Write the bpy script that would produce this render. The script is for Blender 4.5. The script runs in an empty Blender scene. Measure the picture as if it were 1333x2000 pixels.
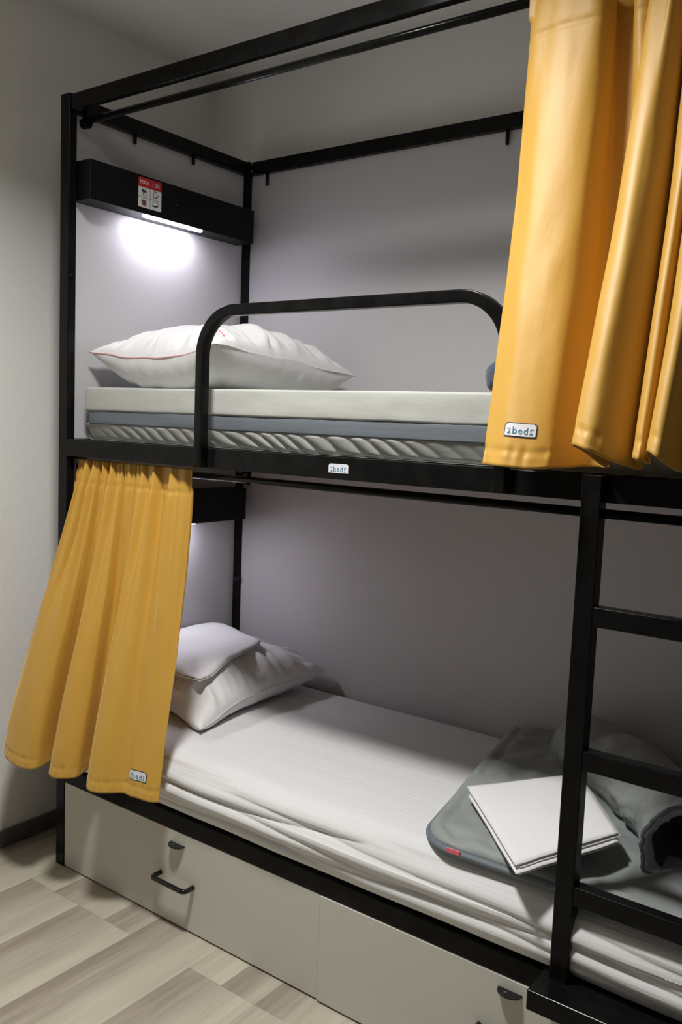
import bpy, bmesh, math, random
from mathutils import Vector, Matrix, noise
random.seed(7)
C = bpy.context.scene.collection
PI = math.pi
sc = bpy.context.scene

# ------------------------------------------------------------------ camera
F_PX, CAM, YAW, PITCH, ROLL = 1715.3, (2.3173, -1.677, 1.4594), 0.6326, -0.101, 0.0395
cam = bpy.data.cameras.new('camera')
cam.sensor_fit = 'VERTICAL'; cam.sensor_height = 36.0; cam.sensor_width = 24.0
cam.lens = F_PX / 2000 * 36.0
cam.clip_start = 0.02
camo = bpy.data.objects.new('camera', cam); C.objects.link(camo)
fw = Vector((-math.sin(YAW) * math.cos(PITCH), math.cos(YAW) * math.cos(PITCH), math.sin(PITCH)))
rt = Vector((math.cos(YAW), math.sin(YAW), 0)); up = rt.cross(fw)
R = math.cos(ROLL) * rt + math.sin(ROLL) * up
U = -math.sin(ROLL) * rt + math.cos(ROLL) * up
m = Matrix((R, U, -fw)).transposed().to_4x4(); m.translation = Vector(CAM)
camo.matrix_world = m
sc.camera = camo

# ------------------------------------------------------------------ world, lights, exposure
w = bpy.data.worlds.new('world'); sc.world = w; w.use_nodes = True
w.node_tree.nodes['Background'].inputs[0].default_value = (0.8, 0.85, 1, 1)
w.node_tree.nodes['Background'].inputs[1].default_value = 0.02
sc.view_settings.view_transform = 'Standard'; sc.view_settings.look = 'None'
sc.view_settings.gamma = 1.0; sc.view_settings.use_curve_mapping = False
sc.view_settings.exposure = 0.0
LAMP = (1.08, -0.72, 2.70)           # ceiling lamp of the room
LAMP_W, LED_STRENGTH = 32.0, 90.0
ld = bpy.data.lights.new('ceiling_lamp_light', 'AREA'); ld.shape = 'DISK'; ld.size = 0.26
ld.energy = LAMP_W; ld.color = (1.0, 0.985, 0.95); ld.spread = math.radians(142)
lo = bpy.data.objects.new('ceiling_lamp_light', ld); C.objects.link(lo); lo.location = LAMP

# ------------------------------------------------------------------ materials
def mat(name, col, rough=0.5, metal=0.0, spec=0.5, bump=None, sheen=0, emit=None, sub=0, coat=0):
    m = bpy.data.materials.new(name); m.use_nodes = True
    nt = m.node_tree; b = nt.nodes['Principled BSDF']
    b.inputs['Base Color'].default_value = (*col, 1); b.inputs['Roughness'].default_value = rough
    b.inputs['Metallic'].default_value = metal; b.inputs['Specular IOR Level'].default_value = spec
    if sheen: b.inputs['Sheen Weight'].default_value = sheen
    if coat: b.inputs['Coat Weight'].default_value = coat
    if emit:
        b.inputs['Emission Color'].default_value = (*emit[0], 1); b.inputs['Emission Strength'].default_value = emit[1]
    if bump:
        scale, strength, dist, stretch, detail = bump
        tc = nt.nodes.new('ShaderNodeTexCoord'); mp = nt.nodes.new('ShaderNodeMapping')
        mp.inputs['Scale'].default_value = stretch
        n = nt.nodes.new('ShaderNodeTexNoise'); n.inputs['Scale'].default_value = scale; n.inputs['Detail'].default_value = detail
        bp = nt.nodes.new('ShaderNodeBump'); bp.inputs['Strength'].default_value = strength; bp.inputs['Distance'].default_value = dist
        nt.links.new(tc.outputs['Object'], mp.inputs['Vector']); nt.links.new(mp.outputs[0], n.inputs['Vector'])
        nt.links.new(n.outputs['Fac'], bp.inputs['Height']); nt.links.new(bp.outputs[0], b.inputs['Normal'])
    return m

def vary(m, c2, scale, lo_=0.4, hi_=0.65, stretch=(1, 1, 1)):
    """noise between the base colour and c2: wear / weave"""
    nt = m.node_tree; b = nt.nodes['Principled BSDF']; c1 = tuple(b.inputs['Base Color'].default_value)
    tc = nt.nodes.new('ShaderNodeTexCoord'); mp = nt.nodes.new('ShaderNodeMapping'); mp.inputs['Scale'].default_value = stretch
    n = nt.nodes.new('ShaderNodeTexNoise'); n.inputs['Scale'].default_value = scale; n.inputs['Detail'].default_value = 4
    r = nt.nodes.new('ShaderNodeValToRGB'); r.color_ramp.elements[0].position = lo_; r.color_ramp.elements[1].position = hi_
    r.color_ramp.elements[0].color = c1; r.color_ramp.elements[1].color = (*c2, 1)
    nt.links.new(tc.outputs['Object'], mp.inputs['Vector']); nt.links.new(mp.outputs[0], n.inputs['Vector'])
    nt.links.new(n.outputs['Fac'], r.inputs[0]); nt.links.new(r.outputs[0], b.inputs['Base Color'])
    return m

M = {}
M['wall'] = mat('painted_wall', (0.85, 0.845, 0.82), 0.85, bump=(60, 0.35, 0.004, (1, 1, 1), 6))
M['wall_low_bounce'] = mat('unseen_wall_low_bounce', (0.30, 0.30, 0.29), 0.85, bump=(60, 0.35, 0.004, (1, 1, 1), 6))  # unseen walls behind the camera, colour darkened to cut bounce light
M['ceiling'] = mat('painted_ceiling', (0.80, 0.79, 0.765), 0.9, bump=(80, 0.3, 0.004, (1, 1, 1), 5))
M['panel'] = mat('grey_laminate_panel', (0.54, 0.525, 0.54), 0.5, bump=(300, 0.05, 0.001, (1, 1, 1), 3))
M['front'] = mat('beige_laminate_front', (0.60, 0.59, 0.53), 0.42, bump=(200, 0.05, 0.001, (1, 1, 1), 3))
M['metal'] = vary(mat('black_powder_coat', (0.005, 0.005, 0.0052), 0.2, 0.0, 0.13, bump=(900, 0.08, 0.0005, (1, 1, 1), 2)), (0.008, 0.008, 0.008), 30)
M['plastic'] = mat('black_glossy_plastic', (0.006, 0.006, 0.008), 0.16, spec=0.5, bump=(500, 0.02, 0.0003, (1, 1, 1), 2))
M['box'] = mat('black_lamp_box', (0.004, 0.004, 0.005), 0.42, spec=0.2, bump=(700, 0.06, 0.0004, (1, 1, 1), 2))
M['bolt'] = mat('dull_steel', (0.25, 0.25, 0.25), 0.4, 0.9, bump=(400, 0.1, 0.0004, (1, 1, 1), 2))
M['base'] = mat('grey_skirting', (0.115, 0.108, 0.11), 0.55, bump=(40, 0.1, 0.001, (1, 8, 1), 3))
M['cotton'] = mat('white_cotton', (0.78, 0.775, 0.785), 0.85, sheen=0.15, bump=(26, 0.42, 0.0045, (1, 1, 1), 8))
M['sheet'] = mat('white_sheet', (0.72, 0.722, 0.728), 0.85, sheen=0.1, bump=(14, 0.32, 0.006, (0.35, 7, 7), 5))
M['topper'] = mat('pale_mattress_cover', (0.455, 0.465, 0.435), 0.7, bump=(25, 0.25, 0.004, (0.7, 1, 1.6), 4))
M['band'] = mat('slate_mattress_band', (0.135, 0.155, 0.18), 0.6, bump=(12, 0.3, 0.003, (0.6, 1, 6), 3))
M['duvet'] = vary(mat('grey_quilt', (0.27, 0.295, 0.285), 0.62, sheen=0.2, bump=(16, 0.6, 0.012, (1, 1, 1), 5)), (0.24, 0.265, 0.258), 5)
M['duvet_in'] = mat('navy_lining', (0.035, 0.042, 0.062), 0.6, bump=(25, 0.6, 0.01, (1, 1, 1), 5))
M['binding'] = mat('slate_binding', (0.13, 0.155, 0.18), 0.6, bump=(60, 0.3, 0.002, (1, 1, 1), 3))
M['pink'] = mat('pink_tag', (0.80, 0.16, 0.22), 0.7, bump=(300, 0.1, 0.0004, (1, 1, 1), 2))
M['pinkcord'] = mat('pale_pink_cord', (0.75, 0.42, 0.42), 0.8, bump=(300, 0.2, 0.0004, (1, 1, 1), 2))
M['label'] = mat('white_label', (0.72, 0.74, 0.78), 0.5, bump=(500, 0.1, 0.0003, (1, 1, 1), 2))
M['label_edge'] = mat('navy_label_edge', (0.03, 0.03, 0.06), 0.6, bump=(500, 0.1, 0.0003, (1, 1, 1), 2))
M['teal'] = mat('teal_print', (0.035, 0.19, 0.30), 0.5, bump=(500, 0.1, 0.0002, (1, 1, 1), 2))
M['red'] = mat('red_print', (0.50, 0.015, 0.02), 0.4, bump=(500, 0.05, 0.0002, (1, 1, 1), 2))
M['white'] = mat('white_print', (0.75, 0.75, 0.74), 0.45, bump=(500, 0.05, 0.0002, (1, 1, 1), 2))
M['ink'] = mat('dark_print', (0.03, 0.035, 0.03), 0.5, bump=(500, 0.05, 0.0002, (1, 1, 1), 2))
M['inkred'] = mat('red_brown_print', (0.20, 0.06, 0.05), 0.5, bump=(500, 0.05, 0.0002, (1, 1, 1), 2))
M['led'] = mat('led_diffuser', (0.9, 0.9, 0.9), 0.5, emit=((0.90, 0.88, 1.0), LED_STRENGTH), bump=(300, 0.02, 0.0002, (1, 1, 1), 2))
M['lampglow'] = mat('lamp_diffuser', (0.9, 0.9, 0.88), 0.5, emit=((1, 0.97, 0.92), 11.0), bump=(300, 0.02, 0.0002, (1, 1, 1), 2))
M['fleece'] = mat('navy_fleece', (0.05, 0.065, 0.09), 0.95, sheen=0.4, bump=(150, 0.6, 0.004, (1, 1, 1), 5))
M['stop_board'] = mat('dark_grey_board', (0.05, 0.05, 0.05), 0.7, bump=(60, 0.1, 0.001, (1, 1, 1), 3))  # for the added boards that stop light at the slats
M['wood'] = mat('slat_wood', (0.45, 0.33, 0.2), 0.6, bump=(20, 0.2, 0.001, (1, 12, 1), 4))

def curtain_mat():
    m = mat('mustard_satin', (0.60, 0.335, 0.044), 0.54, spec=0.8, sheen=0.35)
    nt = m.node_tree; b = nt.nodes['Principled BSDF']
    b.inputs['Sheen Tint'].default_value = (1, 0.75, 0.35, 1); b.inputs['Sheen Roughness'].default_value = 0.4
    tc = nt.nodes.new('ShaderNodeTexCoord')
    wv = nt.nodes.new('ShaderNodeTexNoise'); wv.inputs['Scale'].default_value = 26; wv.inputs['Detail'].default_value = 3
    mp = nt.nodes.new('ShaderNodeMapping'); mp.inputs['Scale'].default_value = (1, 1, 0.45)
    fine = nt.nodes.new('ShaderNodeTexNoise'); fine.inputs['Scale'].default_value = 900
    ad = nt.nodes.new('ShaderNodeMath'); ad.operation = 'MULTIPLY_ADD'; ad.inputs[1].default_value = 0.06
    bp = nt.nodes.new('ShaderNodeBump'); bp.inputs['Strength'].default_value = 0.22; bp.inputs['Distance'].default_value = 0.006
    nt.links.new(tc.outputs['Object'], mp.inputs['Vector']); nt.links.new(mp.outputs[0], wv.inputs['Vector'])
    nt.links.new(tc.outputs['Object'], fine.inputs['Vector'])
    nt.links.new(fine.outputs['Fac'], ad.inputs[0]); nt.links.new(wv.outputs['Fac'], ad.inputs[2])
    nt.links.new(ad.outputs[0], bp.inputs['Height']); nt.links.new(bp.outputs[0], b.inputs['Normal'])
    return m
M['curtain'] = curtain_mat()

def floor_mat():
    m = bpy.data.materials.new('vinyl_plank_floor'); m.use_nodes = True
    nt = m.node_tree; N = nt.nodes; L = nt.links; b = N['Principled BSDF']
    b.inputs['Roughness'].default_value = 0.42; b.inputs['Specular IOR Level'].default_value = 0.35
    def mth(op, a, bb=None, c=None):
        n = N.new('ShaderNodeMath'); n.operation = op
        for i, v in enumerate((a, bb, c)):
            if v is None: continue
            if isinstance(v, (int, float)): n.inputs[i].default_value = v
            else: L.new(v, n.inputs[i])
        return n.outputs[0]
    tc = N.new('ShaderNodeTexCoord'); sp = N.new('ShaderNodeSeparateXYZ'); L.new(tc.outputs['Object'], sp.inputs[0])
    x, y = sp.outputs[0], sp.outputs[1]
    u = mth('DIVIDE', mth('SUBTRACT', x, 0.02), 0.235)
    ix = mth('FLOOR', u); fx = mth('FRACT', u)
    # boards alternate their end joints
    par = mth('MODULO', mth('ADD', ix, 20), 2)
    v = mth('ADD', mth('DIVIDE', mth('ADD', y, 0.11), 1.24), mth('MULTIPLY', mth('GREATER_THAN', mth('MODULO', mth('ADD', ix, 21), 3), 1.5), 0.5))
    iy = mth('FLOOR', v); fy = mth('FRACT', v)
    cm = N.new('ShaderNodeCombineXYZ'); L.new(ix, cm.inputs[0]); L.new(iy, cm.inputs[1])
    wn = N.new('ShaderNodeTexWhiteNoise'); wn.noise_dimensions = '2D'; L.new(cm.outputs[0], wn.inputs['Vector'])
    # tone runs across each board: taupe along one side, pale along the other
    g = mth('FRACT', mth('ADD', fx, mth('MULTIPLY', mth('GREATER_THAN', wn.outputs['Value'], 0.62), 0.5)))
    off = N.new('ShaderNodeCombineXYZ'); L.new(mth('MULTIPLY', wn.outputs['Value'], 37.0), off.inputs[2])
    L.new(mth('MULTIPLY', x, 22.0), off.inputs[0]); L.new(mth('MULTIPLY', y, 1.6), off.inputs[1])
    gr = N.new('ShaderNodeTexNoise'); gr.inputs['Scale'].default_value = 1.0; gr.inputs['Detail'].default_value = 6; gr.inputs['Roughness'].default_value = 0.62
    L.new(off.outputs[0], gr.inputs['Vector'])
    off2 = N.new('ShaderNodeCombineXYZ'); L.new(mth('MULTIPLY', wn.outputs['Value'], 91.0), off2.inputs[2])
    L.new(mth('MULTIPLY', x, 130.0), off2.inputs[0]); L.new(mth('MULTIPLY', y, 5.0), off2.inputs[1])
    gf = N.new('ShaderNodeTexNoise'); gf.inputs['Scale'].default_value = 1.0; gf.inputs['Detail'].default_value = 4; L.new(off2.outputs[0], gf.inputs['Vector'])
    t = mth('ADD', mth('ADD', mth('MULTIPLY', g, 0.72), 0.06), mth('MULTIPLY', mth('SUBTRACT', gr.outputs['Fac'], 0.5), 1.15))
    t = mth('ADD', t, mth('MULTIPLY', mth('SUBTRACT', gf.outputs['Fac'], 0.5), 0.35))
    cr = N.new('ShaderNodeValToRGB'); L.new(t, cr.inputs[0])
    e = cr.color_ramp.elements
    e[0].position = 0.0; e[0].color = (0.30, 0.255, 0.205, 1)
    e[1].position = 0.85; e[1].color = (0.56, 0.53, 0.43, 1)
    k = e.new(0.35); k.color = (0.43, 0.385, 0.315, 1)
    # hairline joints
    jx = mth('MINIMUM', fx, mth('SUBTRACT', 1.0, fx)); jy = mth('MINIMUM', fy, mth('SUBTRACT', 1.0, fy))
    j = mth('MAXIMUM', mth('LESS_THAN', jx, 0.004), mth('LESS_THAN', jy, 0.0008))
    mx = N.new('ShaderNodeMix'); mx.data_type = 'RGBA'; L.new(mth('MULTIPLY', j, 0.35), mx.inputs[0]); L.new(cr.outputs[0], mx.inputs[6]); mx.inputs[7].default_value = (0.16, 0.14, 0.11, 1)
    L.new(mx.outputs[2], b.inputs['Base Color'])
    bp = N.new('ShaderNodeBump'); bp.inputs['Strength'].default_value = 0.12; bp.inputs['Distance'].default_value = 0.001
    L.new(gf.outputs['Fac'], bp.inputs['Height']); L.new(bp.outputs[0], b.inputs['Normal'])
    return m
M['floor'] = floor_mat()

# ------------------------------------------------------------------ helpers
WL = {}   # world location of every parent (all unrotated)
def thing(name, label, cat, loc=(0, 0, 0), group=None):
    o = bpy.data.objects.new(name, None); C.objects.link(o); o.location = loc; o.empty_display_size = 0.1
    WL[o.name] = Vector(loc); o['label'] = label; o['category'] = cat
    if group: o['group'] = group
    return o
def tag(o, label, cat, group=None):
    o['label'] = label; o['category'] = cat
    if group: o['group'] = group
    return o
def link(name, me, m, parent=None, origin=None, smooth=False, label=None):
    """me is built in world coordinates; its origin moves to `origin` (default: middle of its base)"""
    if origin is None:
        xs = [v.co.x for v in me.vertices]; ys = [v.co.y for v in me.vertices]; zs = [v.co.z for v in me.vertices]
        origin = ((min(xs) + max(xs)) / 2, (min(ys) + max(ys)) / 2, min(zs))
    origin = Vector(origin)
    me.transform(Matrix.Translation(-origin))
    for p in me.polygons: p.use_smooth = smooth
    if m: me.materials.append(m)
    o = bpy.data.objects.new(name, me); C.objects.link(o)
    o.location = origin
    if parent:
        o.parent = parent; o.location = origin - WL[parent.name]
    WL[o.name] = origin
    if label: o['label'] = label
    return o
def obj(name, bm, m, parent=None, smooth=False, origin=None, label=None):
    me = bpy.data.meshes.new(name); bmesh.ops.recalc_face_normals(bm, faces=bm.faces); bm.to_mesh(me); bm.free()
    return link(name, me, m, parent, origin, smooth, label)
def struct(name, bm, m, parent=None, smooth=False):
    o = obj(name, bm, m, parent, smooth); o['kind'] = 'structure'; return o
def bx(bm, lo, hi, bev=0.0, seg=2):
    r = bmesh.ops.create_cube(bm, size=1.0)
    vs = r['verts']
    for v in vs:
        v.co = Vector([(lo[i] + hi[i]) / 2 + v.co[i] * (hi[i] - lo[i]) for i in range(3)])
    if bev:
        es = list({e for v in vs for e in v.link_edges})
        bmesh.ops.bevel(bm, geom=es, offset=bev, segments=seg, profile=0.5, affect='EDGES')
def box(lo, hi, bev=0.0, seg=4):
    bm = bmesh.new(); bx(bm, lo, hi, bev, seg); return bm
def cyl(bm, a, b, r, n=20, r2=None):
    a, b = Vector(a), Vector(b); d = b - a
    q = d.to_track_quat('Z', 'Y').to_matrix().to_4x4(); q.translation = (a + b) / 2
    bmesh.ops.create_cone(bm, cap_ends=True, segments=n, radius1=r, radius2=r if r2 is None else r2, depth=d.length, matrix=q)
def sweep(bm, pts, section, up=Vector((0, 0, 1)), closed=False, caps=True):
    """sweep a closed 2-D section along pts (frames kept with `up`)"""
    pts = [Vector(p) for p in pts]; n = len(pts); rings = []
    for i, p in enumerate(pts):
        if closed: t = pts[(i + 1) % n] - pts[i - 1]
        else: t = pts[min(i + 1, n - 1)] - pts[max(i - 1, 0)]
        t.normalize(); s = t.cross(up)
        if s.length < 1e-4: s = t.cross(Vector((1, 0, 0)))
        s.normalize(); u = s.cross(t)
        rings.append([bm.verts.new(p + s * a + u * b) for a, b in section])
    k = len(section)
    for i in range(n if closed else n - 1):
        A, B = rings[i], rings[(i + 1) % n]
        for j in range(k): bm.faces.new((A[j], A[(j + 1) % k], B[(j + 1) % k], B[j]))
    if caps and not closed:
        bm.faces.new(rings[0][::-1]); bm.faces.new(rings[-1])
def circ(r, n=12): return [(r * math.cos(2 * PI * i / n), r * math.sin(2 * PI * i / n)) for i in range(n)]
def rrect(w_, h, r, n=3):
    out = []
    for cx, cy, a0 in ((w_ / 2 - r, h / 2 - r, 0), (-w_ / 2 + r, h / 2 - r, PI / 2), (-w_ / 2 + r, -h / 2 + r, PI), (w_ / 2 - r, -h / 2 + r, 1.5 * PI)):
        for i in range(n + 1):
            a = a0 + PI / 2 * i / n; out.append((cx + r * math.cos(a), cy + r * math.sin(a)))
    return out
def nz(x, y, z=0.0): return noise.noise(Vector((x, y, z)))
def sst(a, b, x):
    t = min(1, max(0, (x - a) / (b - a))); return t * t * (3 - 2 * t)
def grid_mesh(bm, nu, nv, f, uv=False):
    vs = [[bm.verts.new(f(i / (nu - 1), j / (nv - 1))) for i in range(nu)] for j in range(nv)]
    for j in range(nv - 1):
        for i in range(nu - 1):
            bm.faces.new((vs[j][i], vs[j][i + 1], vs[j + 1][i + 1], vs[j + 1][i]))
    return vs
def rounded_box(lo, hi, r, step, f=None):
    """closed box with rounded edges, each face a fine grid; f(point, surface_normal) moves it"""
    bm = bmesh.new(); lo = Vector(lo); hi = Vector(hi); size = hi - lo
    n = [max(2, int(round(size[i] / step[i]))) for i in range(3)]
    def coords(ax):
        # even cells, plus extra ones inside the rounding
        L = size[ax]; k = 4; e = [r * (1 - math.cos(PI / 2 * i / k)) for i in range(k)]
        c = e + [r + (L - 2 * r) * i / n[ax] for i in range(n[ax] + 1)] + [L - q for q in reversed(e)]
        return [lo[ax] + q for q in c]
    co = [coords(0), coords(1), coords(2)]
    vd = {}
    def vert(p):
        k = (round(p[0], 6), round(p[1], 6), round(p[2], 6))
        if k in vd: return vd[k]
        q = Vector([min(max(p[i], lo[i] + r), hi[i] - r) for i in range(3)]); d = Vector(p) - q
        nn = d.normalized() if d.length > 1e-9 else Vector((0, 0, 1))
        P = q + nn * r
        if f: P = f(P, nn)
        vd[k] = bm.verts.new(P); return vd[k]
    for ax in range(3):
        a, b = [i for i in range(3) if i != ax]
        for side in (lo[ax], hi[ax]):
            for i in range(len(co[a]) - 1):
                for j in range(len(co[b]) - 1):
                    q = []
                    for (ii, jj) in ((i, j), (i + 1, j), (i + 1, j + 1), (i, j + 1)):
                        p = [0, 0, 0]; p[ax] = side; p[a] = co[a][ii]; p[b] = co[b][jj]; q.append(vert(p))
                    q = list(dict.fromkeys(q))
                    if len(q) > 2:
                        try: bm.faces.new(q)
                        except ValueError: pass
    return bm
def text_verts(s, size):
    """flat text outline mesh -> (list of 2-D verts, faces)"""
    cu = bpy.data.curves.new('t', 'FONT'); cu.body = s; cu.size = size; cu.align_x = 'CENTER'; cu.align_y = 'CENTER'; cu.resolution_u = 3
    o = bpy.data.objects.new('t', cu); C.objects.link(o)
    dg = bpy.context.evaluated_depsgraph_get(); dg.update()
    me = bpy.data.meshes.new_from_object(o.evaluated_get(dg))
    vs = [(v.co.x, v.co.y) for v in me.vertices]; fs = [tuple(p.vertices) for p in me.polygons]
    bpy.data.objects.remove(o); bpy.data.curves.remove(cu); bpy.data.meshes.remove(me)
    return vs, fs
def add_flat(bm, vs, fs, place, thick=0.0004):
    """extruded flat shape; place(x, y, h) -> world point, h is the height over the surface"""
    a = [bm.verts.new(place(x, y, thick)) for x, y in vs]; b = [bm.verts.new(place(x, y, 0.0)) for x, y in vs]
    cnt = {}
    for f in fs:
        for i in range(len(f)):
            e = (f[i], f[(i + 1) % len(f)]); k = (min(e), max(e)); cnt.setdefault(k, []).append(e)
    for f in fs:
        try: bm.faces.new([a[i] for i in f])
        except ValueError: pass
    for k, es in cnt.items():
        if len(es) == 1:
            i, j = es[0]
            try: bm.faces.new((a[j], a[i], b[i], b[j]))
            except ValueError: pass
def poly(pts): return list(pts), [tuple(range(len(pts)))]
def brand_word(w_):
    """the maker's word: small 2, b e d, and a last letter drawn like a mirrored 2; fitted to width w_"""
    parts = []
    for s, sx, cx, cy, mir in (('2', .80, -0.40, -0.045, 1), ('b', 1, -0.205, 0, 1), ('e', 1, -0.005, 0, 1), ('d', 1, 0.195, 0, 1), ('2', .80, 0.395, -0.045, -1)):
        vs, fs = text_verts(s, 0.36 * sx)
        x0 = min(v[0] for v in vs); x1 = max(v[0] for v in vs); y0 = min(v[1] for v in vs)
        mx = (x0 + x1) / 2
        parts.append(([(((x - mx) * mir + cx) * w_, (y - y0 - 0.13) * w_) for x, y in vs], fs))
    return parts

# ------------------------------------------------------------------ room shell
X0, X1, Y0, Y1, ZC = -0.23, 3.9, -3.1, 0.85, 2.76
struct('floor', box((X0 - .1, Y0 - .1, -.05), (X1 + .1, Y1 + .1, 0)), M['floor'])
# keep the floor texture in world coordinates
fl = bpy.data.objects['floor']; fl.data.transform(Matrix.Translation(fl.location)); fl.location = (0, 0, 0)
struct('ceiling', box((X0 - .1, Y0 - .1, ZC), (X1 + .1, Y1 + .1, ZC + .08)), M['ceiling'])
struct('wall_left', box((X0 - .1, Y0, 0), (X0, Y1, ZC)), M['wall'])
struct('wall_back', box((X0 - .1, Y1, 0), (X1 + .1, Y1 + .1, ZC)), M['wall'])
struct('wall_right', box((X1, Y0, 0), (X1 + .1, Y1, ZC)), M['wall_low_bounce'])
struct('wall_front', box((X0 - .1, Y0 - .1, 0), (X1 + .1, Y0, ZC)), M['wall_low_bounce'])
struct('baseboard_left', box((X0, Y0, 0), (X0 + .012, Y1 - .012, .058), .002), M['base'])
struct('baseboard_back', box((X0, Y1 - .012, 0), (X1, Y1, .058), .002), M['base'])

cl = thing('ceiling_light', 'round flat white ceiling lamp above the floor in front of the bunk bed', 'lamp', (LAMP[0], LAMP[1], 2.715))
bm = bmesh.new(); cyl(bm, (LAMP[0], LAMP[1], 2.725), (LAMP[0], LAMP[1], 2.76), .17, 48)
obj('lamp_housing', bm, M['white'], cl)
bm = bmesh.new(); cyl(bm, (LAMP[0], LAMP[1], 2.713), (LAMP[0], LAMP[1], 2.725), .15, 48, .16)
obj('lamp_shade', bm, M['lampglow'], cl)

# ------------------------------------------------------------------ bunk bed
LX = 2.06; W, D, DEP = 0.033, 0.028, 0.81
ZT, ZM, ZB = 2.396, 1.378, 0.333     # tops of the three rail levels
bed = thing('bunk_bed', 'black steel two tier bunk bed with guard rail, ladder and pale grey panels', 'bunk bed', (LX / 2, DEP / 2, 0))
BV = .0022
for (x0, y0) in ((0, 0), (0, DEP - D), (LX - W, 0), (LX - W, DEP - D)):
    xa = x0 - (.009 if (x0, y0) == (0, 0) else 0)
    obj('post', box((xa, y0, 0), (x0 + W, y0 + D, 2.40), BV), M['metal'], bed)
e = .0015
def rail(name, lo, hi): return obj(name, box(lo, hi, BV), M['metal'], bed)
rail('top_rail', (W - e, .004, ZT - .045), (LX - W + e, .026, ZT))
rail('top_rail', (W - e, DEP - .024, ZT - .045), (LX - W + e, DEP - .004, ZT))
rail('top_rail', (.006, D - e, ZT - .045), (W - .001, DEP - D + e, ZT))
rail('top_rail', (LX - W + .001, D - e, ZT - .045), (LX - .006, DEP - D + e, ZT))
for z, h in ((ZM, .053), (ZB, .049)):
    rail('bed_rail', (W - e, 0, z - h), (LX - W + e, .025, z))
    rail('bed_rail', (W - e, DEP - .025, z - h), (LX - W + e, DEP, z))
    rail('bed_rail', (.004, D - e, z - h), (W - .001, DEP - D + e, z))
    rail('bed_rail', (LX - W + .001, D - e, z - h), (LX - .004, DEP - D + e, z))
    # slatted base inside the rails
    bm = bmesh.new()
    for k in range(14):
        x = .10 + k * .142
        bx(bm, (x, .026, z - .030), (x + .09, DEP - .026, z - .0165), .002)
    obj('slats', bm, M['wood'], bed)
    obj('light_stop_board', box((W, .0255, z - .016), (LX - W, DEP - .0255, z - .004)), M['stop_board'], bed)  # unseen solid board, added over the slats to block light leaks
# panels at the head, the foot and along the wall
for z0, z1 in ((ZM + .001, ZT - .046), (ZB + .001, ZM - .054)):
    obj('end_panel', box((.002, D + .0005, z0), (.010, DEP - D - .0005, z1)), M['panel'], bed)
    obj('end_panel', box((LX - .010, D + .0005, z0), (LX - .002, DEP - D - .0005, z1)), M['panel'], bed)
    obj('back_panel', box((W + .0005, .802, z0), (LX - W - .0005, .8095, z1)), M['panel'], bed)
# pegs that clip the panels to the rails
for y in (.255, .512, .70):
    if y < .7:
        bm = bmesh.new(); cyl(bm, (.025, y, 2.326), (.025, y, 2.352), .0062, 14); bmesh.ops.create_uvsphere(bm, u_segments=12, v_segments=8, radius=.0062, matrix=Matrix.Translation((.025, y, 2.326)))
        obj('panel_clip', bm, M['metal'], bed, True)
for x in (.116, 1.07, 1.9):
    bm = bmesh.new(); cyl(bm, (x, .792, 2.311), (x, .792, 2.352), .0058, 14); bmesh.ops.create_uvsphere(bm, u_segments=12, v_segments=8, radius=.0058, matrix=Matrix.Translation((x, .792, 2.311)))
    obj('panel_clip', bm, M['metal'], bed, True)
def bolt(p, d, r=.006):
    bm = bmesh.new(); p = Vector(p); d = Vector(d); cyl(bm, p, p + d * .004, r, 16, r * .6); return bm
for p, d in (((W, .010, 1.871), (1, 0, 0)), ((W, .790, .85), (1, 0, 0)), ((W, .016, 1.06), (1, 0, 0))):
    bm = bmesh.new(); p = Vector(p); d = Vector(d); cyl(bm, p, p + d * .007, .0065, 18, .005)
    obj('bolt', bm, M['plastic'], bed)
bm = bmesh.new(); cyl(bm, (.026, .778, .85), (.038, .775, .85), .009, 18); obj('bolt', bm, M['plastic'], bed)
for p in ((.048, .785, 2.388), (.048, .785, 2.362)):
    obj('bolt', bolt(p, (0, -1, 0), .0035), M['bolt'], bed, label='small dull steel bolt head')

# guard rail: one bent rectangular tube
gx0, gx1, gz, gw, gr = .613, 1.520, 1.748, .0277, .128
path = [(gx0 + gw / 2, -.0142, 1.328)]
path += [(gx0 + gw / 2, -.0142, 1.40), (gx0 + gw / 2, -.0142, gz - gr - .02)]
rc = gr - gw / 2
for i in range(15):
    a = PI - PI / 2 * i / 14; path.append((gx0 + gr + rc * math.cos(a), -.0142, gz - gr + rc * math.sin(a)))
path += [((gx0 + gx1) / 2, -.0142, gz - gw / 2)]
for i in range(15):
    a = PI / 2 - PI / 2 * i / 14; path.append((gx1 - gr + rc * math.cos(a), -.0142, gz - gr + rc * math.sin(a)))
path += [(gx1 - gw / 2, -.0142, 1.40), (gx1 - gw / 2, -.0142, 1.328)]
bm = bmesh.new(); sweep(bm, path, rrect(gw, gw, .003), up=Vector((0, -1, 0)))
g = obj('guard_rail', bm, M['metal'], bed, True)

# ladder: stiles and rungs as sub-parts of one ladder
lx0, lx1 = 1.688, 2.030
lad = obj('ladder', box((lx0, -.036, .345), (lx0 + .039, -.0005, 1.379), BV, 2), M['metal'], bed)
obj('ladder_stile', box((lx1 - .039, -.036, .345), (lx1, -.0005, 1.379), BV), M['metal'], lad)
for z in (1.125, .836, .555):
    obj('rung', box((lx0 + .038, -.0355, z - .040), (lx1 - .038, -.006, z), .0034), M['metal'], lad)
obj('bottom_tread', box((1.668, -.098, .302), (2.05, -.0005, .345), .0035), M['metal'], lad)

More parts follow.
